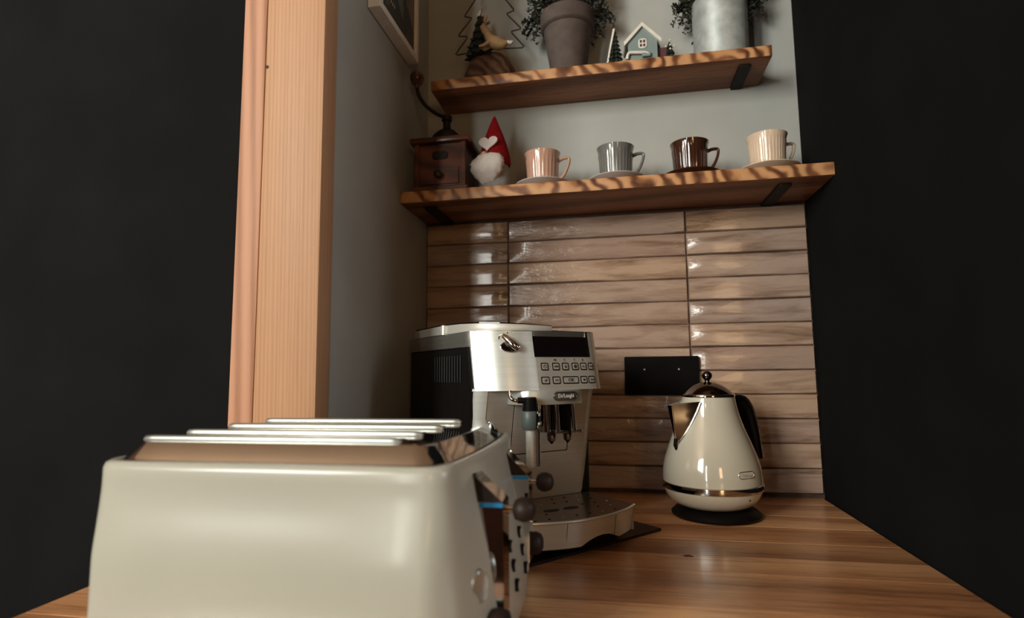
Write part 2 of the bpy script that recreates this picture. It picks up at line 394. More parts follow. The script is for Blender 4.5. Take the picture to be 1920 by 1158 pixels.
# glazed tiles, laid in straight columns: each a child of the back wall
H = .0505
def tile_mesh(wd, seed):
    rnd = random.Random(seed); bm = BM(); g = .0009; nx = 9 if wd > .3 else 6; nz = 3
    hw, hh = wd/2-g, H/2-g
    jit = lambda s: rnd.uniform(-s, s)
    front = [[None]*nx for _ in range(nz)]; mid = [[None]*nx for _ in range(nz)]
    for j in range(nz):
        for i in range(nx):
            x = -hw+2*hw*i/(nx-1); z = -hh+2*hh*j/(nz-1)
            edge = i in (0, nx-1) or j in (0, nz-1)
            ins = .0024 if edge else 0
            xx = x-math.copysign(ins, x) if i in (0, nx-1) else x
            zz = z-math.copysign(ins, z) if j in (0, nz-1) else z
            front[j][i] = bm.verts.new((xx, -.0084+jit(.0005)-(0 if edge else .0010), zz+jit(.0007)))
            if edge: mid[j][i] = bm.verts.new((x+jit(.0006), -.0052, z+jit(.0007)))
    for j in range(nz-1):
        for i in range(nx-1): bm.faces.new((front[j][i], front[j][i+1], front[j+1][i+1], front[j+1][i]))
    loop = [(0, i) for i in range(nx)]+[(j, nx-1) for j in range(1, nz)]+[(nz-1, i) for i in range(nx-2, -1, -1)]+[(j, 0) for j in range(nz-2, 0, -1)]
    back = [bm.verts.new((mid[j][i].co.x, -.001, mid[j][i].co.z)) for j, i in loop]
    n = len(loop)
    for k in range(n):
        a, b = loop[k], loop[(k+1) % n]
        bm.faces.new((mid[a[0]][a[1]], mid[b[0]][b[1]], front[b[0]][b[1]], front[a[0]][a[1]]))
        bm.faces.new((back[k], back[(k+1) % n], mid[b[0]][b[1]], mid[a[0]][a[1]]))
    bmesh.ops.recalc_face_normals(bm, faces=bm.faces)
    me = bpy.data.meshes.new('tile'); bm.to_mesh(me); bm.free(); me.materials.append(MAT['tile_glaze']); me.shade_smooth(); me.set_sharp_from_angle(angle=math.radians(50))
    return me
cols = [(.001, .1999), (.1999, .5999), (.5999, XR-.001)]
meshes = [[tile_mesh(b-a, 10*c+k) for k in range(4)] for c, (a, b) in enumerate(cols)]
tr = random.Random(3)
for row in range(12):
    zc = .5628+H/2-row*H
    for c, (a, b) in enumerate(cols):
        o = link(bpy.data.objects.new('tile', meshes[c][(row*3+c+tr.randint(0, 3)) % 4])); o.parent = wb
        o.location = ((a+b)/2, -.0015, zc)
        o.rotation_euler = (tr.uniform(-.010, .010), tr.uniform(-.0018, .0018), tr.uniform(-.0045, .0045) if c else tr.uniform(-.002, .002))

# timber post that ends the left wall, and the plank beside it
p = tag(obj('timber_post', bx(-.0905, .0112, -.522, -.480, .0003, CZ, bev=.004, seg=2), 'pine_post', smooth=30), 'tall pale pine post at the end of the grey side wall', 'post')
bm = lathe([(.0028, -.0006), (.0028, .0006)], 12, ax='y', c=(-.0865, -.522, .745)); obj('knot_hole', bm, 'slot_black', p)
tag(obj('timber_plank', bx(-.135, -.0935, -.517, -.480, .0003, CZ, bev=.003), 'pine_board', smooth=30), 'narrow reddish plank on the left of the pine post', 'plank')

# worktop of solid staves running along the wall
wt = thing('worktop', 'warm brown polished wooden worktop carrying the kettle and coffee machine', 'worktop', (0, 0, 0))
ys = [-.0040, -.075, -.165, -.245, -.335, -.412, -.4795, -.598, -.649, -.73, -.83, -.93, -1.0]
for i in range(len(ys)-1):
    x0 = .0008 if ys[i+1] > -.48 else -.22
    o = obj('plank', bx(x0, XR-.0045, ys[i+1]+.0004, ys[i]-.0004, -.038, 0, bev=.0005, seg=1), 'worktop_wood', wt)
knot = [(.0075*math.cos(2*PI*i/14)*(1+.15*math.sin(3*i)), .0045*math.sin(2*PI*i/14)*(1+.2*math.cos(2*i))) for i in range(14)]
obj('knot', prism([(.534+x, -.418+y) for x, y in knot], -.0005, .00015), 'bark', wt)
obj('crack', prism([(.455, -.3980), (.490, -.4100), (.528, -.4175), (.528, -.4187), (.490, -.4110), (.455, -.3984)], -.0005, .0001), 'dark_print', wt)
obj('crack', prism([(.540, -.4175), (.580, -.4180), (.640, -.4160), (.640, -.4164), (.580, -.4188), (.540, -.4187)], -.0005, .0001), 'dark_print', wt)
for x in (.30, XR-.09): obj('support_leg', bx(x-.03, x+.03, -.9, -.06, FZ, -.038), 'charcoal_paint', wt)

# ================================================================== SHELVES
def shelf(label, x0, x1, d, z, t, brackets, seed):
    s = thing('wooden_shelf', label, 'shelf', ((x0+x1)/2, 0, z), 0, 'thick wooden wall shelves')
    rnd = random.Random(seed); n = 40; hw = (x1-x0)/2; rings = []
    wob = [rnd.uniform(-1, 1) for _ in range(12)]
    for i in range(n+1):
        x = -hw+2*hw*i/n
        k = sum(w_*math.sin((q+1)*.9*x*6+q) for q, w_ in enumerate(wob))*.00022
        e = .0035
        rings.append([(x, 0, 0), (x, -d+e+k, 0), (x, -d+.001+k, -.001), (x, -d+k, -e), (x, -d+k*1.4, -t+e), (x, -d+.001+k, -t+.001), (x, -d+e+k, -t), (x, 0, -t)])
    o = obj('board', loft(BM(), rings), 'shelf_wood', s, smooth=40); o.data.materials.append(MAT['shelf_edge'])
    for q in o.data.polygons:
        if q.normal.y < -.4: q.material_index = 1
    for bxc in brackets:
        x = bxc-(x0+x1)/2
        b = prism(rrect(x-.0125, x+.0125, -d*.82, -.0005, .006), -t-.005, -t)
        obj('bracket', b, 'bracket_iron', s)
    return s
shelf('upper thick wooden shelf carrying two potted plants and a small house', .049, .769, .1248, ZU, .0243, (.722,), 1)
shelf('lower thick wooden shelf carrying cups, a gnome and a coffee grinder', .001, XR-.001, .1792, ZL, .0258, (.055, .772), 5)

# ================================================================== PICTURE ON THE LEFT WALL
pf = thing('picture_frame', 'white framed dark picture hanging on the grey side wall', 'picture', (.001, -.25, .946))
y0, y1, zt, th = -.103, .105, .30, .026
bm = BM(); fw_ = .014
box(bm, 0, th, y0, y0+fw_, 0, zt, bev=.0015); box(bm, 0, th, y1-fw_, y1, 0, zt, bev=.0015)
box(bm, 0, th, y0+fw_, y1-fw_, 0, fw_, bev=.0015); box(bm, 0, th, y0+fw_, y1-fw_, zt-fw_, zt, bev=.0015)
obj('frame', bm, 'frame_white', pf)
pr = obj('print', bx(.002, th-.006, y0+fw_, y1-fw_, fw_, zt-fw_), 'picture_print', pf)
def flat_yz(poly, name, m):
    obj(name, stand(prism(poly, 0, .0004), lambda c: (th-.0060+c.z, c.x, c.y)), m, pr)
flat_yz([(.0, .075), (.018, .05), (.028, .075), (.012, .16), (-.02, .20), (-.03, .15)], 'pale_patch', 'print_blue')
flat_yz([(.045, .10), (.085, .062), (.085, .20), (.05, .20)], 'rosy_patch', 'print_rose')
for i in range(6): flat_yz([(-.068+i*.009, .048), (-.066+i*.009, .048), (-.064+i*.009, .056), (-.066+i*.009, .056)], 'stroke', 'white_print')

# ================================================================== THINGS ON THE UPPER SHELF
def leaf_bush(n, rx, ry, z0, z1, rnd, size, ymax, hang=0):
    """thousands of small leaves on drooping sprigs: one leafy mass"""
    bm = BM()
    for _ in range(n):
        a = rnd.uniform(0, 2*PI); q = rnd.random()**.45
        zz = z0+(z1-z0)*rnd.random()
        k = (.75+.35*math.sin(PI*min(1, (zz-z0)/(z1-z0)*.8+.15)))*rnd.uniform(.9, 1.08)
        front = max(0, -math.sin(a))
        p = Vector((rx*q*k*math.cos(a), min(ymax, ry*q*k*math.sin(a)*(1-.12*front)), zz-hang*q*q*rnd.random()*(1-front)**2+.030*front*q))
        d = Vector((math.cos(a), math.sin(a), rnd.uniform(-.8, .9))).normalized()
        s = d.cross(Vector((rnd.uniform(-1, 1), rnd.uniform(-1, 1), rnd.uniform(-1, 1)))).normalized()
        L = size*rnd.uniform(.6, 1.3)
        v = [bm.verts.new(p), bm.verts.new(p+d*L*.5+s*L*.30), bm.verts.new(p+d*L), bm.verts.new(p+d*L*.5-s*L*.30)]
        bm.faces.new(v)
    for _ in range(26):
        a = rnd.uniform(0, 2*PI); e = Vector((rx*.9*math.cos(a), min(ymax, ry*.9*math.sin(a)), z0+(z1-z0)*rnd.uniform(.2, .9)))
        tube([(0, 0, z0-.02), (e.x*.5, e.y*.5, (z0+e.z)/2+.005), e], .0011, 4, bm)
    return bm
pp = thing('potted_plant', 'bushy dark herb in a brown clay pot with a rim', 'plant', (.354, -.0665, ZU), 0, 'potted herbs on the upper shelf')
obj('pot', lathe([(.036, 0), (.0385, .004), (.054, .112), (.054, .113), (.0575, .114), (.0610, .118), (.0625, .146), (.0615, .150), (.0575, .150), (.055, .138), (.034, .012), (.001, .012)], 48), 'clay', pp, smooth=35)
obj('soil', lathe([(.0545, .128), (.054, .136), (.001, .139)], 24, cap0=True), 'soil', pp)
o = obj('foliage', leaf_bush(5200, .080, .058, .132, .30, random.Random(1), .0090, .055, .045), 'leaf', pp); o['kind'] = 'stuff'
pp2 = thing('potted_plant', 'bushy dark herb in a grey zinc cylinder pot', 'plant', (.684, -.0605, ZU), 0, 'potted herbs on the upper shelf')
obj('pot', lathe([(.0545, 0), (.0555, .002), (.0575, .137), (.0580, .139), (.0572, .1405), (.0555, .139), (.053, .01), (.001, .01)], 48), 'zinc', pp2, smooth=35)
obj('soil', lathe([(.0535, .118), (.053, .126), (.001, .129)], 24), 'soil', pp2)
o = obj('foliage', leaf_bush(5200, .078, .055, .122, .28, random.Random(2), .0090, .050, .045), 'leaf', pp2); o['kind'] = 'stuff'
def sprigs(root, r0, zt, rnd, n):
    for k in range(n):
        a = rnd.choice((rnd.uniform(-.25, .5), rnd.uniform(PI-.5, PI+.25)))
        bm = BM(); e = Vector((math.cos(a), math.sin(a)*.45, 0)); ln = rnd.uniform(.028, .046)
        path = smooth_path([e*r0*.8+Vector((0, 0, zt)), e*(r0+ln*.4)+Vector((0, 0, zt+.010)), e*(r0+ln)+Vector((0, 0, zt-rnd.uniform(-.012, .03)))], 5)
        tube(path, .0008, 4, bm)
        for q in path[2:]:
            for s_ in range(5):
                d = Vector((rnd.uniform(-1, 1), rnd.uniform(-1, 1), rnd.uniform(-1, 1))).normalized(); s = d.orthogonal().normalized(); L = .0075
                bm.faces.new([bm.verts.new(q), bm.verts.new(q+d*L*.5+s*L*.33), bm.verts.new(q+d*L), bm.verts.new(q+d*L*.5-s*L*.33)])
        obj('sprig', bm, 'leaf', root)
sprigs(pp, .062, .145, random.Random(5), 14)
sprigs(pp2, .056, .137, random.Random(6), 14)

# log with a wire tree, a small fir and a deer
dz = thing('log_decoration', 'wire fir tree with a deer figure on a dark log base', 'decoration', (.172, -.062, ZU))
bm = BM(); rings = []
rl = random.Random(4)
for i in range(9):
    x = -.058+.116*i/8; R = .052*math.sqrt(max(.05, 1-(abs(i-4)/4.25)**4))
    rings.append([(x+.004*math.sin(k), R*.85*math.cos(PI*k/10)*(1+.03*rl.uniform(-1, 1)), max(0, .086*math.sin(PI*k/10)*math.sqrt(max(.10, 1-(abs(i-4)/4.3)**3.2))*(1+.05*rl.uniform(-1, 1)))) for k in range(11)])
obj('log', loft(bm, rings), 'bark', dz, smooth=50)
zig = [(.0, .30), (.028, .262), (.014, .258), (.045, .214), (.028, .208), (.062, .160), (.042, .154), (.078, .112), (.052, .108), (.086, .064), (.0, .070)]
zz_ = [(x-.005, .012, z+.034) for x, z in zig]+[(-x*.98-.005, .012, z+.034) for x, z in zig[-2:0:-1]]
wp = []
for i in range(len(zz_)):
    a = Vector(zz_[i]); b = Vector(zz_[(i+1) % len(zz_)])
    wp += [a.lerp(b, .08), a.lerp(b, .5), a.lerp(b, .92)]
obj('wire_tree', tube(wp, .0016, 6, closed=True, up=(0, 1, 0)), 'iron', dz, smooth=60)
def fir(h, r, tiers, seed):
    rnd = random.Random(seed); bm = BM(); rings = []
    for t in range(tiers):
        za = h*t/tiers; zb = h*(t+1)/tiers
        for zz, rr in ((za, r*(1-t/tiers)*1.0+.002), (zb, r*(1-(t+1)/tiers)*.62+.0008)):
            rings.append([((rr*(1+.22*(-1)**k+rnd.uniform(-.1, .1)))*math.cos(2*PI*k/20), (rr*(1+.22*(-1)**k+rnd.uniform(-.1, .1)))*math.sin(2*PI*k/20), zz) for k in range(20)])
    return loft(bm, rings)
def rows(bm, dx, dy, dz_):
    for v in bm.verts: v.co += Vector((dx, dy, dz_))
    return bm
obj('small_fir', rows(fir(.118, .030, 6, 3), -.021, -.010, .070), 'needle', dz)
obj('snow_tip', rows(lathe([(.0075, 0), (.0085, .003), (.004, .012), (.0005, .018)], 12), -.021, -.010, .172), 'snow', dz, smooth=60)
# deer: one continuous body, lying with raised head
bm = BM(); rings = []
dp = [(-.004, .112, .0030), (-.006, .107, .0060), (-.003, .100, .0072), (.001, .092, .0062), (.005, .083, .0088), (.012, .076, .0112), (.021, .072, .0110), (.029, .071, .0085), (.034, .073, .0045), (.037, .076, .0020)]
pts = [Vector((x, -.030, z)) for x, z, r in dp]; DS = 1.30
def dq(x, y, z): return (x*DS+.002, -.042+(y+.030)*DS, .074+(z-.066)*DS)
pts = [Vector(dq(x, -.030, z)) for x, z, r in dp]
obj('deer', tube(pts, [r*DS for *_, r in dp], 12, up=(0, 1, 0)), 'deer_tan', dz, smooth=60)
for s in (-1, 1):
    obj('ear', tube([dq(-.003, -.030+s*.004, .113), dq(.001, -.030+s*.009, .119), dq(.002, -.030+s*.010, .124)], [.0032, .0040, .0008], 6), 'deer_tan', dz, smooth=60)
    obj('antler', tube([dq(-.005, -.030+s*.003, .114), dq(-.009, -.030+s*.007, .124), dq(-.006, -.030+s*.010, .134)], [.0016, .0013, .0006], 5), 'bark', dz)
    obj('leg', tube([dq(.008, -.030+s*.006, .074), dq(-.004, -.034+s*.006, .066), dq(-.012, -.034+s*.005, .066)], [.005, .004, .0022], 6), 'deer_tan', dz, smooth=60)
obj('tail', tube([dq(.035, -.030, .074), dq(.042, -.030, .071), dq(.046, -.030, .074)], [.004, .0048, .0014], 6), 'snow', dz, smooth=60)

# little snowy house and its two trees
hs = thing('toy_house', 'tiny blue grey house with a snowy white roof', 'ornament', (.517, -.070, ZU))
w_, d_, e_, rz_ = .031, .022, .058, .088
bm = BM()
pts = [(-w_, 0), (w_, 0), (w_, e_), (0, rz_), (-w_, e_)]
obj('walls', stand(prism(pts, -d_, d_), lambda c: (c.x, c.z, c.y)), 'house_blue', hs)
for s in (-1, 1):
    q = [(0, rz_+.001), (0, rz_+.010), (s*.040, e_-.002), (s*.0385, e_-.0105)]
    obj('roof_slope', stand(prism(q, -d_-.006, d_+.004), lambda c: (c.x, c.z, c.y)), 'snow', hs)
fr = obj('window_frame', stand(prism(rrect(-.009, .009, .040, .062, .006), 0, .0016), lambda c: (c.x, -d_-.0001-c.z, c.y)), 'snow', hs)
for ix in (-1, 1):
    for iz in (-1, 1):
        obj('pane', bx(ix*.0035-.0022, ix*.0035+.0022, -d_-.0024, -d_-.0017, .051+iz*.0045-.003, .051+iz*.0045+.003), 'house_maroon', fr)
obj('snow_ledge', tube(smooth_path([(-.034, -d_-.005, .016), (-.030, -d_-.005, .029), (-.020, -d_-.005, .030), (.004, -d_-.005, .027), (.012, -d_-.005, .024)], 4), .0035, 8), 'snow', hs, smooth=60)
obj('sign', bx(-.002, .016, -d_-.008, -d_-.003, .018, .028, bev=.001), 'house_blue', hs)
obj('side_wing', bx(w_-.001, w_+.020, -.010, .018, 0, .044, bev=.001), 'house_maroon', hs)
tr1 = thing('toy_tree', 'small frosted bottle brush fir beside the tiny house', 'ornament', (.4585, -.075, ZU))
obj('needles', rows(fir(.094, .0165, 9, 8), 0, 0, .008), 'needle', tr1)
obj('frost', tube([(-.0185, -.004, .012), (-.011, -.006, .052), (-.001, -.002, .101)], [.0022, .0022, .0026], 6), 'snow', tr1, smooth=60)
obj('base', lathe([(.010, 0), (.010, .007), (.003, .009)], 16), 'bark', tr1)
tr2 = thing('toy_tree', 'low dark toy tree with white dots right of the tiny house', 'ornament', (.575, -.075, ZU))
obj('needles', fir(.058, .015, 4, 9), 'needle', tr2)
for x, z in ((-.009, .040), (.0, .043), (.009, .040), (0, .053), (.0, .034)):
    obj('snow_dot', lathe([(.0005, -.0022), (.0022, -.001), (.0022, .001), (.0005, .0022)], 8, c=(x, -.015, z)), 'snow', tr2, smooth=60)

# ================================================================== THINGS ON THE LOWER SHELF
# wooden coffee grinder
g = thing('coffee_grinder', 'dark wooden box coffee grinder with a curved crank arm', 'coffee grinder', (.083, -.113, ZL), 0)
obj('foot_plate', bx(-.062, .062, -.058, .058, 0, .010, bev=.002), 'grinder_wood', g)
obj('box', bx(-.053, .053, -.049, .049, .010, .106, bev=.002), 'grinder_wood', g)
for x in (-.0515, .0515): obj('corner_post', bx(x-.005, x+.005, -.0525, -.0425, .010, .106, bev=.001), 'grinder_wood', g)
dr = obj('drawer', bx(-.042, .042, -.052, -.047, .016, .052, bev=.001), 'grinder_wood', g)
obj('knob', lathe([(.003, 0), (.003, .006), (.008, .009), (.0085, .014), (.004, .018)], 16, ax='y', c=(0, -.052, .034)), 'iron', dr, smooth=50).scale = (1, 1, 1)
for v in dr.children[0].data.vertices: v.co.y = -.104-v.co.y
obj('plaque', stand(prism(rrect(-.018, .018, -.009, .009, .008), 0, .0015), lambda c: (c.x, -.0492-c.z, c.y+.080)), 'iron', g)
obj('top_plate', bx(-.066, .066, -.060, .060, .106, .119, bev=.004), 'grinder_wood', g, smooth=40)
obj('hopper_dome', lathe([(.040, .119), (.039, .125), (.032, .140), (.020, .152), (.010, .157), (.009, .160)], 32), 'iron', g, smooth=50)
obj('axle', lathe([(.0085, .155), (.0085, .176), (.0115, .178), (.0115, .188), (.006, .191)], 16), 'iron', g, smooth=40)
arm = smooth_path([(0, 0, .184), (-.020, -.018, .190), (-.038, -.034, .202), (-.050, -.046, .222), (-.053, -.049, .240)], 6)
obj('crank_arm', tube(arm, .0042, 8), 'iron', g, smooth=60)
obj('crank_knob', lathe([(.004, .236), (.006, .240), (.0062, .244), (.012, .247), (.0155, .257), (.0145, .267), (.008, .274), (.001, .276)], 20, c=(-.053, -.049, 0)), 'grinder_wood', g, smooth=60)

# gnome
gn = thing('christmas_gnome', 'felt gnome in a red pointed hat with a white heart', 'gnome', (.191, -.108, ZL), -.15)
rg = random.Random(12)
obj('body', lathe([(.026, 0), (.034, .006), (.035, .030), (.032, .060), (.022, .080)], 32), 'felt_grey', gn, smooth=60)
hatr = [(.034, .066), (.0365, .072), (.034, .088), (.027, .112), (.020, .134), (.011, .158), (.004, .176), (.0005, .182)]
obj('hat', lathe(hatr, 32, rf=lambda a, z: 1+.03*math.sin(3*a+z*60)), 'felt_red', gn, smooth=60)
bm = BM(); rings = []
for j in range(13):
    t = j/12; z = .082-.066*t; R = .037*(math.sin(PI*min(1, .12+.80*t))**.65)*(1.08-.45*t)
    rings.append([(R*1.12*math.cos(2*PI*k/24)*(1+.10*rg.uniform(-1, 1))-.008*t, -.012-.026*math.sin(PI*(.25+.6*t))+R*.62*math.sin(2*PI*k/24)*(1+.12*rg.uniform(-1, 1)), z+rg.uniform(-.002, .002)) for k in range(24)])
obj('beard', loft(bm, rings), 'felt_white', gn, smooth=70)
obj('nose', lathe([(.0005, -.008), (.006, -.005), (.008, 0), (.006, .005), (.0005, .008)], 16, c=(-.008, -.042, .079)), 'nose', gn, smooth=60)
heart = []
for k in range(28):
    a = 2*PI*k/28; heart.append((.00135*16*math.sin(a)**3, .00125*(13*math.cos(a)-5*math.cos(2*a)-2*math.cos(3*a)-math.cos(4*a))))
hr = obj('heart', stand(prism(heart, 0, .004), lambda c: (c.x-.003, -.0305-c.z+.30*c.y+.0, c.y+.108)), 'felt_white', gn)

# cups and saucers
def cup(label, slabel, x, y, m, sm, rz, ribs=0, smooth_top=.75):
    s = tag(obj('saucer', lathe([(.030, 0), (.034, .002), (.048, .006), (.0585, .0112), (.0590, .0124), (.057, .0124), (.046, .0082), (.034, .0052), (.001, .0050)], 56), sm, smooth=40), slabel, 'saucer', 'saucers on the lower shelf')
    s.location = (x, y, ZL)
    c = thing('coffee_cup', label, 'cup', (x, y, ZL+.0052), rz, 'cups on the lower shelf')
    prof = [(.022, 0), (.0275, .0005), (.0285, .004), (.0305, .010), (.0325, .025), (.0335, .045), (.0350, .058), (.0358, .064), (.0385, .074), (.0388, .0752), (.0378, .0755), (.0345, .064), (.0320, .045), (.0305, .025), (.026, .008), (.001, .006)]
    rf = (lambda a, z: 1+(.034*abs(math.sin(a*ribs/2)) if .006 < z < .060 else 0)) if ribs else None
    obj('cup_body', lathe(prof, 144 if ribs else 56, rf=rf), m, c, smooth=50)
    hp = smooth_path([(.0330, 0, .057), (.044, 0, .062), (.056, 0, .0625), (.0575, 0, .055), (.053, 0, .040), (.044, 0, .024), (.0315, 0, .013)], 5)
    obj('handle', tube(hp, [.0042-.0012*math.sin(PI*i/(len(hp)-1)) for i in range(len(hp))], 8, up=(0, 1, 0), flat=1.25), m, c, smooth=60)
    return c
cup('glossy pink cup with a looped handle next to the gnome', 'pale saucer under the pink cup', .298, -.119, 'cup_pink', 'saucer_white', -.05, 26)
cup('grey ribbed cup between the pink and the brown cup', 'pale saucer under the grey ribbed cup', .4520, -.119, 'cup_grey', 'saucer_white', .10, 30)
cup('dark brown glossy ribbed cup with white highlights', 'brown saucer under the dark brown cup', .6020, -.112, 'cup_brown', 'cup_brown', .10, 30)
cup('cream ribbed cup at the right end of the lower shelf', 'cream saucer under the cream ribbed cup', .7500, -.118, 'cup_cream', 'cup_cream', .3, 34)

# ================================================================== DOUBLE SOCKET
so = thing('wall_socket', 'black double wall socket plate on the tiles', 'socket', (.536, -.0125, .2505))
obj('plate', bx(-.078, .078, -.009, .003, -.041, .041, bev=.0025), 'black_matte', so, smooth=40)
for x in (-.036, .036):
    obj('contact', lathe([(.0018, 0), (.0018, .0006)], 10, ax='y', c=(x, -.0094, .013)), 'panel_silver', so)

# ================================================================== MAT UNDER THE COFFEE MACHINE
ex, ey = (.673, .739), (-.739, .673); c0 = (.506, -.2945)
mp_ = [(c0[0]-.33*ex[0]*a+.37*ey[0]*b, c0[1]-.33*ex[1]*a+.37*ey[1]*b) for a, b in ((0, 0), (0, 1), (1, 1), (1, 0))]
tag(obj('machine_mat', prism(mp_, .0003, .0045), 'mat_black'), 'thin dark mat under the coffee machine', 'mat')

# ================================================================== COFFEE MACHINE
cm = thing('coffee_machine', 'silver and black automatic coffee machine with button panel', 'coffee machine', (.3008, -.3353, .0045), math.radians(39))
def plan(u):
    if u < 0: return .048*(1-min(1, abs(u)/.1140)**3.0)
    return .048*(1-min(1, abs(u)/.1195)**9)
def fas(u, z): return plan(u)+(.322-z)*.20
def col(u, z): return .030*max(0, (z-.05)/.18)**1.5-.012*max(0, (abs(u)-.095)/.018)**2
# body
bm = bx(-.1165, .1165, .000, .290, .012, .300, bev=.006, seg=3)
bo = obj('body', bm, 'black_plastic', cm, smooth=40)
for k in range(11):
    obj('vent_slat', bx(-.1190, -.1160, .028+.0115*k, .0325+.0115*k, .240, .286, bev=.0006, seg=1), 'black_plastic', bo)
obj('foot_frame', bx(-.110, .110, .01, .28, .001, .013), 'black_matte', cm)
# silver crown around the top
crown = [(u, -plan(u)) for u in lin(-.1139, .1193, 41)]+[(.1195, .285), (.112, .292), (-.112, .292), (-.1193, .285), (-.1193, .012)]
obj('crown', prism(crown, .298, .3235, bev=.0015), 'crown_silver', cm, smooth=35)
lid = [(-.1205, .125), (-.1195, .10), (-.112, .045), (-.095, .008), (-.070, -.018), (-.035, -.038), (.0, -.047), (.012, -.047), (.018, -.035), (.018, .20), (.0, .27), (-.105, .27), (-.1205, .25)]
def lidf(c):
    k = max(0, min(1, (c.x+.12)/.14)); z = c.z
    return (c.x, c.y, .3237+(z-.3237)*(1-.52*k))
obj('hopper_lid', prism(lid, .3237, .3390, bev=.0012, f=lidf), 'panel_silver', cm, smooth=35)
lt = [(x*.985+.0002, y*.99+.001) for x, y in lid]
obj('lid_cover', prism(lt, .3388, .3420, f=lambda c: (c.x, c.y, .3232+(c.z-.3237)*(1-.52*max(0, min(1, (c.x+.12)/.14))))), 'black_gloss', cm)
obj('lid_post', lathe([(.0050, .3230), (.0050, .3392), (.003, .3400)], 16, c=(-.1195, .098, 0)), 'silver_bright', cm, smooth=40)
obj('warming_plate', prism([(.022, -.030), (.115, -.015), (.115, .27), (.022, .27)], .3232, .3262), 'tray_steel', cm)
# front fascia: rounded left part, display and keys in the middle, right strip
UL, UR = -.027, .0835
sl = lambda z: (.322-z)*.035
def warp(bm, a0, a1):
    return bm
def fsheet(u0, u1, z0, z1, n, off=0, th_=.008):
    return sheet(lin(u0, u1, n), lin(z0, z1, 6), lambda u, z: fas(u, z)+off, th_)
obj('side_panel', stand(prism([(.0, .298), (-.0150, .231), (-.014, .228), (-.004, .15), (.008, .05), (.02, .0125), (.02, .298)], 0, .0060), lambda c: (-.1192+c.z, c.x, c.y)), 'black_plastic', cm)
fl = obj('fascia', fsheet(-.1139, UL, .229, .3235, 30), 'silver_bright', cm, smooth=35)
dp_ = obj('display', fsheet(UL+.0004, .0768, .2812, .3228, 24, -.0015), 'black_gloss', cm, smooth=35)
obj('display_edge', sheet(lin(.0770, .0815, 4), lin(.2812, .3228, 4), lambda u, z: fas(u, z)+.0002, .008), 'chrome', dp_, smooth=35)
kp = obj('key_panel', fsheet(UL+.0004, .0870, .229, .2808, 24, .0012), 'panel_silver', cm, smooth=35)
obj('fascia_strip', fsheet(.0816, .1194, .229, .3235, 14), 'silver_bright', cm, smooth=35)
obj('fascia_bottom', prism([(u, -plan(u)-.0185+.004) for u in lin(-.117, .117, 31)]+[(.117, .01), (-.117, .01)], .2285, .2320), 'silver', cm)
obj('fascia_core', prism([(u, -plan(u)+.009) for u in lin(-.112, .112, 31)]+[(.112, .02), (-.112, .02)], .2325, .3230), 'black_matte', cm)
def key(u0, u1, z0, z1, icon, wide=False):
    um = (u0+u1)/2; zm = (z0+z1)/2
    def ontop(poly, off, tk):
        return stand(prism(poly, 0, tk), lambda c: (c.x, -(fas(c.x, c.y)+off+c.z), c.y))
    k = obj('key', ontop(rrect(u0, u1, z0, z1, .0018), .0008, .0011), 'black_plastic', kp)
    obj('key_cap', ontop(rrect(u0+.0017, u1-.0017, z0+.0017, z1-.0017, .0010), .0010, .0016), 'panel_silver', k)
    def mark(poly): obj('icon', ontop(poly, .0027, .0003), 'dark_print', k)
    def bar(x, z, w2, h2): mark([(um+x-w2, zm+z-h2), (um+x+w2, zm+z-h2), (um+x+w2, zm+z+h2), (um+x-w2, zm+z+h2)])
    def disc(x, z, r, n=10): mark([(um+x+r*math.cos(2*PI*i/n), zm+z+r*math.sin(2*PI*i/n)) for i in range(n)])
    def ring(x, z, r, a0, a1):
        n = 10; aa = lin(a0, a1, n)
        mark([(um+x+r*math.cos(a), zm+z+r*math.sin(a)) for a in aa]+[(um+x+(r-.0006)*math.cos(a), zm+z+(r-.0006)*math.sin(a)) for a in aa[::-1]])
    def cupi(x, z, s): mark([(um+x-s, zm+z+s*.7), (um+x+s, zm+z+s*.7), (um+x+s*.7, zm+z-s*.7), (um+x-s*.7, zm+z-s*.7)])
    if icon == 'power': ring(0, 0, .0028, PI*.65, PI*2.35); bar(0, .002, .0003, .0014)
    elif icon == 'menu':
        for x in (-.0026, 0, .0026): bar(x, 0, .0009, .0013)
    elif icon == 'rinse': cupi(0, -.0008, .0020); disc(0, .0020, .0008)
    elif icon == 'bean': disc(0, 0, .0022); ring(0, 0, .0030, 0, PI*1.9)
    elif icon == 'cupmark': cupi(-.0016, -.0002, .0016); bar(.0016, -.0012, .0016, .0004)
    elif icon == 'cups': cupi(-.0018, 0, .0014); cupi(.0018, 0, .0014)
    elif icon == 'short': cupi(-.0004, -.0005, .0018); bar(.0020, .0010, .0004, .0016)
    elif icon == 'cup': cupi(0, 0, .0022)
    elif icon == 'ok': text('OK', .0075, 'dark_print', k, (um, -(fas(um, zm)+.0030), zm), (PI/2-.2, 0, 0), 'lettering')
for (a, b), ic in zip(((-.0184, -.0053), (.0028, .0161), (.0213, .0338), (.0401, .0529), (.0572, .0691), (.0734, .0844)), ('power', 'menu', 'rinse', 'bean', 'cupmark', 'cups')):
    key(a, min(b, .0838), .2596, .2718, ic)
for (a, b), ic in zip(((-.0207, -.0058), (.0002, .0145), (.0196, .0499), (.0542, .0671), (.0703, .0834)), ('short', 'cups', 'ok', 'cup', 'cups')):
    key(a, b, .2381, .2500, ic)
for s, u in (('ML', .0095), ('C', .0275), ('T', .0465), ('R', .0632)):
    text(s, .0048, 'dark_print', kp, (u, -(fas(u, .2762)+.0016), .2762), (PI/2-.2, 0, math.atan((fas(u-.01, .27)-fas(u+.01, .27))/.02)), 'lettering')
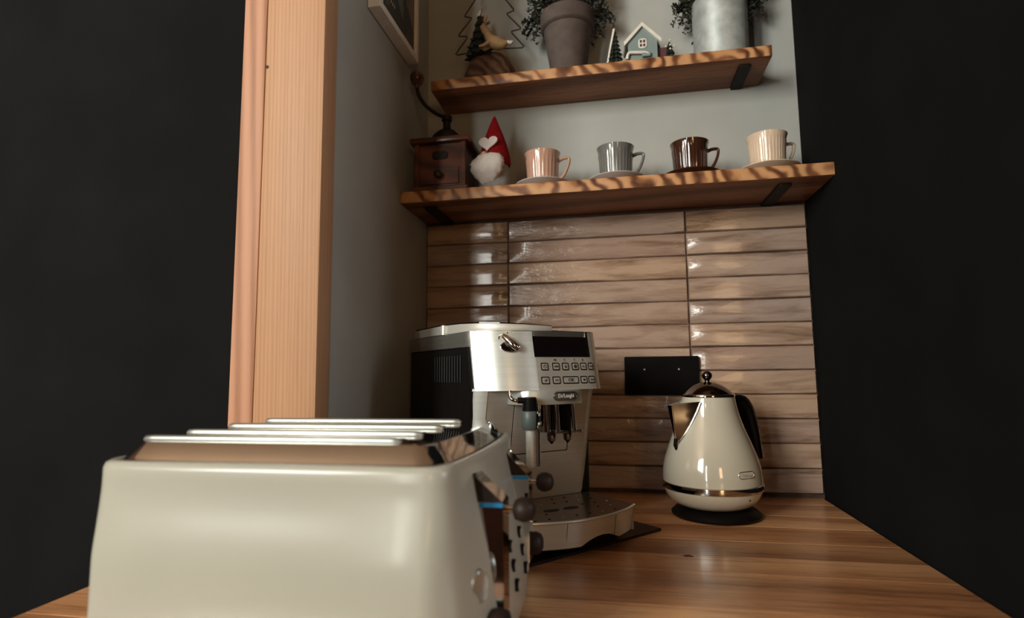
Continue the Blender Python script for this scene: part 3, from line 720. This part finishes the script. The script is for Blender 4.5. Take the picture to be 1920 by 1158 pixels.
# steam knob: oval chrome rosette with a slanted lever
def onf(poly, off, tk): return stand(prism(poly, 0, tk, bev=.0008), lambda c: (c.x, -(fas(c.x, c.y)+off+c.z), c.y))
kn = obj('steam_knob', onf([(-.0655+.0135*math.cos(2*PI*i/28), .2975+.0082*math.sin(2*PI*i/28)) for i in range(28)], -.001, .004), 'dark_chrome', cm, smooth=40)
def P3(u, z, off): return (u, -(fas(u, z)+off), z)
obj('lever', tube([P3(-.0745, .3135, .004), P3(-.072, .3100, .007), P3(-.0625, .2985, .010), P3(-.058, .2945, .009)], [.0040, .0052, .0060, .0048], 14), 'chrome', kn, smooth=60)
obj('rim', tube([P3(-.0655+.0135*math.cos(2*PI*i/32), .2975+.0082*math.sin(2*PI*i/32), .0030) for i in range(32)], .0010, 6, closed=True, up=(0, 1, 0)), 'chrome', kn, smooth=60)
obj('lever_guide', tube([P3(-.0805, .3095, .0012), P3(-.0790, .3150, .0012), P3(-.0730, .3180, .0012), P3(-.0670, .3145, .0012)], .0009, 6), 'chrome', kn)
obj('dial_mark', lathe([(.0012, 0), (.0012, .0005)], 10, ax='y', c=(-.0665, -(fas(-.0665, .3195)+.0006), .3195)), 'dark_print', kn)
# column with the service door
cl = obj('column', sheet([-.114, -.112, -.108, -.103, -.098]+lin(-.094, .094, 14)+[.098, .103, .108, .112, .114], lin(.048, .2295, 14), lambda u, z: col(u, z), .05), 'column_silver', cm, smooth=40)
obj('column_edge_lit', sheet(lin(-.1148, -.0970, 8), lin(.048, .2290, 12), lambda u, z: col(u, z)+.0007, .012), 'silver_bright', cm, smooth=40)  # brighter silver over the rounding, standing for window light caught there
obj('lower_body', bx(-.112, .112, -.002, .05, .012, .05), 'black_plastic', cm)
def groove(u0, z0, u1, z1):
    n = 7; p_ = [(u0+(u1-u0)*i/(n-1), z0+(z1-z0)*i/(n-1)) for i in range(n)]
    return tube([(u, -(col(u, z)+.0001), z) for u, z in p_], .00055, 5)
sd = obj('service_door', sheet(lin(-.0455, .0605, 9), lin(.1262, .2050, 6), lambda u, z: col(u, z)+.0008, .003), 'column_silver', cl, smooth=40)
obj('door_gap', groove(-.0470, .1250, .0620, .1250), 'black_matte', cl); obj('door_gap', groove(-.0470, .1250, -.0470, .2180), 'black_matte', cl); obj('door_gap', groove(.0620, .1250, .0620, .2180), 'black_matte', cl)
# brew head: hood, badge, spout
hood = [(-.060, .0), (-.059, -.040), (-.052, -.058), (-.040, -.068), (-.02, -.074), (.01, -.076), (.04, -.072), (.055, -.066), (.0575, -.060), (.0575, 0)]
hd = obj('brew_hood', prism(hood, .2065, .2290, bev=.0012), 'silver', cm, smooth=35)
bad = [(.0165+x, y+.2195) for x, y in rrect(-.0232, .0232, -.0068, .0068, .0066, 8)]
def hoody(x): return .0765-.0065*((x-.010)/.045)**2
bd = obj('badge', stand(prism(bad, 0, .0022, bev=.0005), lambda c: (c.x, -(hoody(c.x)-.0006+c.z), c.y)), 'badge_grey', hd, smooth=40)
obj('badge_rim', tube([(x*.93+.0012, -(hoody(x)+.0018), (y-.2195)*.86+.2195) for x, y in bad], .00060, 6, closed=True, up=(0, 1, 0)), 'chrome', bd, smooth=60)
text("De'Longhi", .0083, 'white_print', bd, (.0165, -(hoody(.0165)+.0020), .2195), (PI/2, 0, .02), 'lettering', .88)
sp = obj('coffee_spout', prism([(.0045, -.068), (.0330, -.066), (.0330, -.040), (.0045, -.040)], .1650, .2068), 'black_gloss', cm)
obj('spout_column', lathe([(.0125, .1640), (.0125, .2068)], 24, c=(-.0105, -.056, 0)), 'chrome', sp, smooth=40)
obj('spout_rod', tube([(.0012, -.072, .2068), (.0032, -.072, .164)], .0042, 12), 'chrome', sp, smooth=60)
obj('spout_rod', tube([(.0325, -.070, .2068), (.0365, -.070, .164)], .0034, 12), 'chrome', sp, smooth=60)
obj('spout_rod', tube([(-.0135, -.069, .2068), (-.0115, -.069, .164)], .0026, 10), 'chrome', sp, smooth=60)
obj('cross_bar', tube([(-.004, -.072, .1630), (.0460, -.070, .1630)], .0018, 8), 'chrome', sp, smooth=60)
obj('bar_end', lathe([(.0005, -.003), (.003, -.002), (.003, .002), (.0005, .003)], 12, c=(.0475, -.070, .1630)), 'chrome', sp, smooth=60)
for x in (-.0045, .0255):
    nz_ = obj('nozzle', lathe([(.0075, .1650), (.0075, .1600), (.0068, .1530), (.0060, .1500)], 16, c=(x, -.066, 0)), 'dark_chrome', sp, smooth=30)
    obj('nozzle_tip', lathe([(.0042, .1502), (.0034, .1480), (.0008, .1455)], 12, c=(x, -.066, 0)), 'black_gloss', nz_)
# steam wand
sw = obj('steam_pipe', tube(smooth_path([(-.0760, -.062, .2300), (-.0755, -.063, .2205), (-.0715, -.067, .2155), (-.0640, -.070, .2145)], 5), .0030, 10), 'chrome', cm, smooth=60)
obj('connector', tube([(-.0660, -.069, .2148), (-.0500, -.075, .2145)], .0046, 12), 'black_plastic', sw, smooth=40)
gp = [(.0085, .2195), (.0092, .2190)]
for k in range(8):
    z = .2185-k*.0024; gp += [(.0092+k*.0003, z), (.0104+k*.0003, z-.0008), (.0104+k*.0003, z-.0016)]
wx, wy = -.0485, -.0765
obj('grip', lathe(gp+[(.0112, .1985)], 24, c=(wx, wy, 0)), 'black_plastic', sw, smooth=25)
obj('sleeve', lathe([(.0130, .1990), (.0138, .1980), (.0142, .1880), (.0136, .1740), (.0120, .1712)], 32, c=(wx, wy, 0)), 'grey_sleeve', sw, smooth=40)
bm = BM(); rings = []
for z, r in ((.1985, .01395), (.1880, .0146), (.1738, .01385)):
    rings.append([(wx+r*math.cos(a), wy+r*math.sin(a), z) for a in lin(-PI*.46, PI*.35, 14)])
obj('sleeve_cover', loft(bm, rings, close=False), 'black_plastic', sw, smooth=60)
for s, z in (('▲ MILK', .1935), ('CAPPUC', .1800)):
    a = -PI*.26; text(s.replace('▲ ', ''), .0062, 'white_print', sw, (wx+.0150*math.cos(a), wy+.0150*math.sin(a), z), (PI/2, 0, PI/2+a), 'lettering', .9)
for z, sg in ((.1965, 1), (.1762, -1)):
    a = -PI*.40
    obj('arrow', stand(prism([(-.0022, 0), (.0022, 0), (0, sg*.0034)], 0, .0004), lambda c: (wx+.0148*math.cos(a)-c.x*math.sin(a), wy+.0148*math.sin(a)+c.x*math.cos(a)-c.z, z-.001*sg+c.y)), 'white_print', sw)
obj('wand_tube', lathe([(.0078, .1720), (.0074, .1170), (.0066, .1155)], 24, c=(wx+.0005, wy, 0)), 'silver_bright', sw, smooth=40)
obj('steam_tip', tube([(wx+.0110, wy-.004, .1730), (wx+.0112, wy-.004, .1165)], .0034, 12), 'chrome', sw, smooth=60)
# drip tray
def arc(k, half, n=31): return [(u, -(k-2.9*u*u)) for u in lin(-half, half, n)]
tp = arc(.154, .1125)+[(.1125, .0), (-.1125, .0)]
def wavez(u): return .0125+.0105*max(0, math.cos(PI*u/.075))**.8 if abs(u) < .0375 else .0125
us = lin(-.113, .113, 49)
bm = BM()
top = [bm.verts.new((u, -(.1525-2.9*u*u), .0490)) for u in us]; bot = [bm.verts.new((u, -(.1465-2.9*u*u), wavez(u-.030))) for u in us]
topi = [bm.verts.new((u*.96, -(.1455-2.9*u*u), .0490)) for u in us]; boti = [bm.verts.new((u*.96, -(.1405-2.9*u*u), wavez(u-.030))) for u in us]
for i in range(48):
    bm.faces.new((bot[i], bot[i+1], top[i+1], top[i])); bm.faces.new((topi[i], topi[i+1], boti[i+1], boti[i]))
    bm.faces.new((top[i], top[i+1], topi[i+1], topi[i])); bm.faces.new((bot[i+1], bot[i], boti[i], boti[i+1]))
dt = obj('drip_tray', bm, 'silver_bright', cm, smooth=40)
for s in (-1, 1): obj('tray_side', stand(prism([(0, .0125), (-.1150, .0125), (-.1150, .049), (0, .049)], 0, .003), lambda c: (s*.113-(c.z if s > 0 else -c.z), c.x, c.y)), 'silver', dt)
obj('tray_insert', prism(arc(.138, .108)+[(.108, .0), (-.108, 0)], .008, .044), 'black_matte', dt)
gr = obj('drip_grille', prism(tp, .0478, .0498), 'tray_steel', dt)
obj('rim', tube([(u, -(.1545-2.9*u*u), .0502) for u in us], .0021, 8), 'silver_bright', dt, smooth=60)
for s in (-1, 1): obj('tray_joint', tube([(s*.045+.012, -(.1462-2.9*(s*.045+.012)**2)-.0006, .0175), (s*.045+.012, -(.1525-2.9*(s*.045+.012)**2)-.0002, .048)], .0005, 5), 'badge_grey', dt)
rh = random.Random(2)
for i in range(-4, 5):
    for j in range(5):
        u = i*.0235+(.011 if j % 2 else 0); v = .020+j*.026
        if v > .142-2.9*u*u or abs(u) > .102: continue
        if abs(v-.083) < .016 and abs(u) < .035: continue
        obj('drain_hole', lathe([(.0021, .0499), (.0018, .0503)], 8, c=(u, -v, 0)), 'black_matte' if (i+j) % 3 else 'chrome', gr)
for s in (-1, 1):
    obj('drain_slot', prism([(s*.0175+.0135*math.cos(2*PI*k/20), -.083+.0068*math.sin(2*PI*k/20)) for k in range(20)], .0497, .0502), 'slot_black', gr)

# ================================================================== KETTLE
kt = thing('electric_kettle', 'cream enamel electric kettle with chrome band and domed lid', 'kettle', (.607, -.172, 0))
bs = thing('kettle_base', 'round black power base under the cream kettle', 'kettle base', (.612, -.172, 0))
obj('base_disc', lathe([(.070, 0), (.0775, .001), (.0785, .005), (.072, .011), (.058, .0165), (.050, .0170), (.001, .0170)], 56), 'black_plastic', bs, smooth=35)
obj('connector_ring', lathe([(.020, .0168), (.020, .0172), (.001, .0172)], 24), 'black_gloss', bs)
obj('lower_shell', lathe([(.050, .0176), (.062, .0195), (.074, .027), (.082, .038), (.0862, .0485), (.0862, .050)], 72), 'kettle_cream', kt, smooth=50)
obj('chrome_band', lathe([(.0862, .0490), (.0885, .0500), (.0892, .0545), (.0890, .0605), (.0870, .0615)], 72, cap0=False, cap1=False), 'chrome', kt, smooth=50)
kp_ = [(.0870, .0612), (.0872, .066), (.0866, .078), (.0848, .090), (.0818, .102), (.0765, .118), (.0690, .138), (.0620, .155), (.0565, .1710), (.0520, .187), (.0495, .199), (.0480, .2090), (.0470, .2125), (.045, .2128)]
body = obj('kettle_body', lathe(kp_, 72), 'kettle_cream', kt, smooth=60)
obj('lid_rim', lathe([(.0450, .2122), (.0478, .2126), (.0482, .2150), (.0470, .2175), (.044, .218)], 56), 'chrome', kt, smooth=50)
ld = obj('lid', lathe([(.0455, .2172), (.044, .2188), (.036, .2265), (.026, .2335), (.014, .2385), (.009, .2395), (.001, .2398)], 56), 'dark_chrome', kt, smooth=60)
obj('knob', lathe([(.0045, .2392), (.0040, .2425), (.0062, .2445), (.0088, .2480), (.0094, .2515), (.0085, .2555), (.005, .2590), (.0005, .2602)], 28), 'dark_chrome', ld, smooth=60)
s_ = Vector((-.85, -.53, 0)); n_ = Vector((.53, -.85, 0))     # spout direction and its right-hand side
def rad(z):
    for (r0, z0), (r1, z1) in zip(kp_, kp_[1:]):
        if z0 <= z <= z1: return r0+(r1-r0)*(z-z0)/(z1-z0)
    return .05
def onk(ang, z, off=0):
    r = rad(z)+off; return s_*r*math.cos(ang)+n_*r*math.sin(ang)+Vector((0, 0, z))
T = s_*.089+Vector((0, 0, .1985)); B = s_*(rad(.128)+.003)+Vector((0, 0, .128))
TL = s_*.086-n_*.0065+Vector((0, 0, .1990)); TR = s_*.086+n_*.0065+Vector((0, 0, .1990))
AR = onk(.62, .2045, -.002); AL = onk(-.62, .2045, -.002)
bm = BM(); n = 18
def col_(side, e, a):  # rows from the V bottom to the top, columns from the edge to the body
    rows_ = []
    for i in range(n):
        t = i/(n-1); P0 = B.lerp(e, t)
        zz = B.z+(a.z-B.z)*t; P1 = onk(side*.62*t**.9, zz, .0004)
        rows_.append([bm.verts.new(P0.lerp(P1, k/5)) for k in range(6)])
    for i in range(n-1):
        for k in range(5): bm.faces.new((rows_[i][k], rows_[i][k+1], rows_[i+1][k+1], rows_[i+1][k]))
col_(1, TR, AR); col_(-1, TL, AL)
bm.faces.new([bm.verts.new(B), bm.verts.new(TR), bm.verts.new(TL)])
spt = obj('spout', bm, 'spout_chrome', kt, smooth=40)
obj('spout_edge', tube([B, B.lerp(TR, .5), TR], .0014, 6), 'chrome', spt, smooth=60)
obj('spout_edge', tube([onk(.62*(i/30)**.9, B.z+(AR.z-B.z)*i/30, .0014) for i in range(31)], .0018, 8), 'chrome', spt, smooth=60)
obj('spout_edge', tube([onk(-.62*(i/30)**.9, B.z+(AR.z-B.z)*i/30, .0014) for i in range(31)], .0018, 8), 'chrome', spt, smooth=60)
obj('spout_edge', tube([TR, TR.lerp(AR, .5)+Vector((0, 0, .001)), AR], .0012, 6), 'chrome', spt, smooth=60)
obj('spout_drip', tube([B+Vector((0, 0, .012)), B+s_*.001, B-s_*.0005-Vector((0, 0, .008))], [.0035, .0042, .0022], 10), 'black_gloss', spt, smooth=60)
# handle, opposite the spout
h_ = -s_
def hz(r, z): return h_*r+Vector((0, 0, z))
hp = smooth_path([hz(.046, .203), hz(.062, .207), hz(.078, .202), hz(.091, .185), hz(.099, .160), hz(.1045, .130), hz(.1085, .100), hz(.1085, .093)], 6)
nh = len(hp)
hn = obj('handle', tube(hp, [.0105]*(nh-4)+[.0100, .0095, .008, .003], 14, up=tuple(n_), flat=1.15), 'black_plastic', kt, smooth=60)
obj('handle_trim', tube([p_+h_*(.0085*min(1, i/8))+n_*.0072+Vector((0, 0, .0080*max(0, 1-i/20))) for i, p_ in enumerate(hp[2:-4])], .0019, 8), 'chrome', hn, smooth=60)
obj('handle_web', loft(BM(), [[hz(rad(z)-.001, z)+n_*.0045, hz(min(.100, .055+(.203-z)*1.05+.02), z)+n_*.0045, hz(min(.100, .055+(.203-z)*1.05+.02), z)-n_*.0045, hz(rad(z)-.001, z)-n_*.0045] for z in lin(.150, .200, 6)]), 'black_plastic', hn)
# badge on the front, power light
va = Vector((-.142, -.99, 0)); vb = Vector((.99, -.142, 0))
def onv(ang, z, off=0):
    r = rad(z)+off; return va*r*math.cos(ang)+vb*r*math.sin(ang)+Vector((0, 0, z))
bk = [onv(.72+x/.085, .0835+y, .0008) for x, y in rrect(-.0165, .0165, -.0055, .0055, .0053, 7)]
bm = BM(); bmv = [bm.verts.new(p_) for p_ in bk]; bm.faces.new(bmv)
bg = obj('badge', bm, 'kettle_cream', kt)
obj('badge_rim', tube(bk, .0007, 6, closed=True), 'chrome', bg, smooth=60)
a = .72; pz = onv(a, .0835, .0016); text("De'Longhi", .0058, 'panel_silver', bg, pz, (PI/2-.12, 0, math.atan2((va*math.cos(a)+vb*math.sin(a)).y, (va*math.cos(a)+vb*math.sin(a)).x)+PI/2), 'lettering', .9)
def rad2(z): return .0845
q = va*math.cos(.80)+vb*math.sin(.80)
obj('power_light', lathe([(.0005, -.0012), (.0016, 0), (.0005, .0012)], 10, c=q*.0835+Vector((0, 0, .0405))), 'black_gloss', kt)

# ================================================================== TOASTER
to = thing('toaster', 'cream four slot toaster with chrome top and lever controls', 'toaster', (0, 0, 0))
TX0, TX1, TY0, TY1 = -.030, .305, -.838, -.550
def bulge(z):   # how far the control face stands out below its top edge
    tab = [(0, .018), (.02, .024), (.058, .0265), (.107, .0175), (.139, .0090), (.160, .0035), (.172, .0012), (.186, 0)]
    for (z0, b0), (z1, b1) in zip(tab, tab[1:]):
        if z0 <= z <= z1: return b0+(b1-b0)*(z-z0)/(z1-z0)
    return 0
YM, YH = (TY0+TY1)/2, (TY1-TY0)/2
def face_x(y, z):
    t = min(1, abs(y-YM)/YH); return TX1+bulge(z)*(1-t**4)+.010*(1-t*t)
def ring_at(z, inset=0, n=8, R=.020):
    x0, x1, y0_, y1_ = TX0+inset, TX1-inset, TY0+inset, TY1-inset
    q = min(1, z/.186); tq = max(0, min(1, (.168-z)/.07)); puff = .0088*tq*tq*(3-2*tq)
    out = []
    for cx, cy, a0 in ((x1-R, y1_-R, 0), (x0+R, y1_-R, PI/2), (x0+R, y0_+R, PI), (x1-R, y0_+R, 1.5*PI)):
        for i in range(n): a_ = a0+PI/2*i/(n-1); out.append([cx+R*math.cos(a_), cy+R*math.sin(a_)])
        if a0 == 0:
            for k in range(1, 12): out.append([x1-R-(x1-x0-2*R)*k/12, y1_])
        if a0 == PI/2:
            for k in range(1, 12): out.append([x0, y1_-R-(y1_-y0_-2*R)*k/12])
        if a0 == PI:
            for k in range(1, 12): out.append([x0+R+(x1-x0-2*R)*k/12, y0_])
        if a0 == 1.5*PI:
            for k in range(1, 24): out.append([x1, y0_+R+(y1_-y0_-2*R)*k/24])
    res = []
    for x, y in out:
        if x > x1-R: x += (face_x(y, z)-TX1)*((x-(x1-R))/R)
        sx = min(1, abs((x-(x0+x1)/2)/((x1-x0)/2)))
        if y < y0_+R: y -= puff*((y0_+R-y)/R)
        if x < x0+R: x -= (.6*bulge(z)+.004)*((x0+R-x)/R)*(1-min(1, abs(y-YM)/YH)**4)
        res.append((x, y, z))
    return res
def lift(ring, z): return [(x, y, z) for x, y, _ in ring]
rings = [ring_at(z) for z in (.014, .02, .035, .058, .080, .095, .101, .107, .113, .119, .125, .132, .139, .146, .153, .160, .166, .172, .180)]
rings += [lift(ring_at(.184, .0012), .1845), lift(ring_at(.186, .0045), .1868), lift(ring_at(.186, .008), .1862), lift(ring_at(.186, .0095), .180)]
obj('shell', loft(BM(), rings, cap1=True), 'cream_enamel', to, smooth=60)
obj('foot_ring', loft(BM(), [lift(ring_at(.014, .006), .0), lift(ring_at(.014, .003), .0135)]), 'dark_chrome', to, smooth=40)
top_r = [lift(ring_at(.186, .0110), .178), lift(ring_at(.186, .0110), .1865), lift(ring_at(.186, .0125), .1885), lift(ring_at(.186, .0215, R=.016), .2010), lift(ring_at(.186, .0235, R=.015), .2024), lift(ring_at(.186, .0265, R=.013), .2026)]
tpl = obj('top_plate', loft(BM(), top_r), 'chrome', to, smooth=28)
for k, y in enumerate((-.812, -.757, -.692, -.622)):
    xl, xr = .000, .257
    obj('slot', prism(rrect(xl+.004, xr-.006, y+.010, y+.036, .008), .2026, .2030), 'slot_black', tpl)
    bm = BM(); rr = .0033
    tube([(xl, y, .2030), (xl+.002, y, .2042)]+[(x, y, .2046) for x in lin(xl+.01, xr-.008, 6)]+[(xr-.002, y, .2042), (xr, y, .2030)], [.002, .0030]+[rr]*6+[.0030, .002], 12, bm)
    obj('slot_rail', bm, 'rail_metal', tpl, smooth=60)
# two lever modules standing out of the bulging front
def module(yn, wd, ztop, zin, kz, dial):
    XF = .3405
    ps = [(XF, ztop-.0015), (XF-.0012, ztop), (face_x(yn, zin)-.004, zin+.004)]
    for z in lin(zin, .050, 8): ps.append((face_x(yn, z)-.006, z))
    ps += [(XF-.002, .048), (XF, .050)]
    md = obj('lever_housing', stand(prism(ps, 0, wd), lambda c: (c.x, yn+c.z, c.y)), 'chrome', to, smooth=25)
    lo = (zin-.028)
    obj('blue_reflection', bx(face_x(yn, ztop-.003)+.0012, XF-.0005, yn-.0006, yn+.0004, ztop-.0050, ztop-.0012), 'reflection_blue', md)  # blue reflection in the chrome, laid on as a coloured strip
    bm = BM(); t1 = [(face_x(yn, zin)+.0005, zin-.0005), (XF-.0012, ztop-.0004), (face_x(yn, ztop)+.0005, ztop-.0008)]
    obj('brown_reflection', stand(prism(t1, 0, .0008), lambda c: (c.x, yn-.0006+c.z, c.y)), 'knob_brown', md)  # thin brown triangle painting what the chrome side reflects
    yc = yn+wd*.5
    lv = obj('lever', tube([(XF-.004, yc, kz), (XF+.010, yc, kz)], .0034, 10), 'chrome', md, smooth=60)
    obj('lever_knob', lathe([(.0035, 0), (.0085, .0025), (.0108, .0075), (.0108, .0125), (.0085, .0180), (.0035, .0205), (.0005, .0208)], 24, ax='x', c=(XF+.0065, yc, kz)), 'knob_brown', lv, smooth=60)
    return md
module(-.780, .026, .1490, .1725, .1400, None)
module(-.633, .026, .1462, .1705, .1365, None)
obj('browning_dial', lathe([(.010, 0), (.0155, .003), (.0165, .010), (.0145, .018), (.008, .0205), (.0005, .021)], 28, ax='x', c=(.328, -.790, .046)), 'knob_brown', to, smooth=60)
obj('browning_dial', lathe([(.008, 0), (.0120, .003), (.0125, .010), (.0105, .015), (.006, .0175), (.0005, .018)], 28, ax='x', c=(.3365, -.620, .068)), 'knob_brown', to, smooth=60)
for y, zs_ in ((-.722, (.112, .094, .076, .058)), (-.672, (.112, .094, .076, .058))):
    for z in zs_:
        x = face_x(y, z)
        b_ = obj('push_button', lathe([(.0060, -.003), (.0060, .0022), (.0050, .0032), (.0005, .0034)], 16, ax='x', c=(x, y, z)), 'black_plastic', to, smooth=40)
        obj('button_cap', lathe([(.0048, .0030), (.0044, .0038), (.0005, .0040)], 16, ax='x', c=(x, y, z)), 'cream_enamel', b_)
# oval badge on the near end of the control face
bm = BM(); bz = .084; by = -.802
ov = [(.0105*math.cos(2*PI*i/24), .0145*math.sin(2*PI*i/24)) for i in range(24)]
dirn = Vector((1, -.60, 0)).normalized(); tang = Vector((.60, 1, 0)).normalized()
ctr = Vector((face_x(by, bz)-.0008, by, bz))
tb = obj('badge', loft(BM(), [[ctr+tang*x*k+Vector((0, 0, z*k))+dirn*o for x, z in ov] for k, o in ((1, -.004), (1, .0012), (.88, .0026), (.80, .0022))]), 'rail_metal', to, smooth=60)
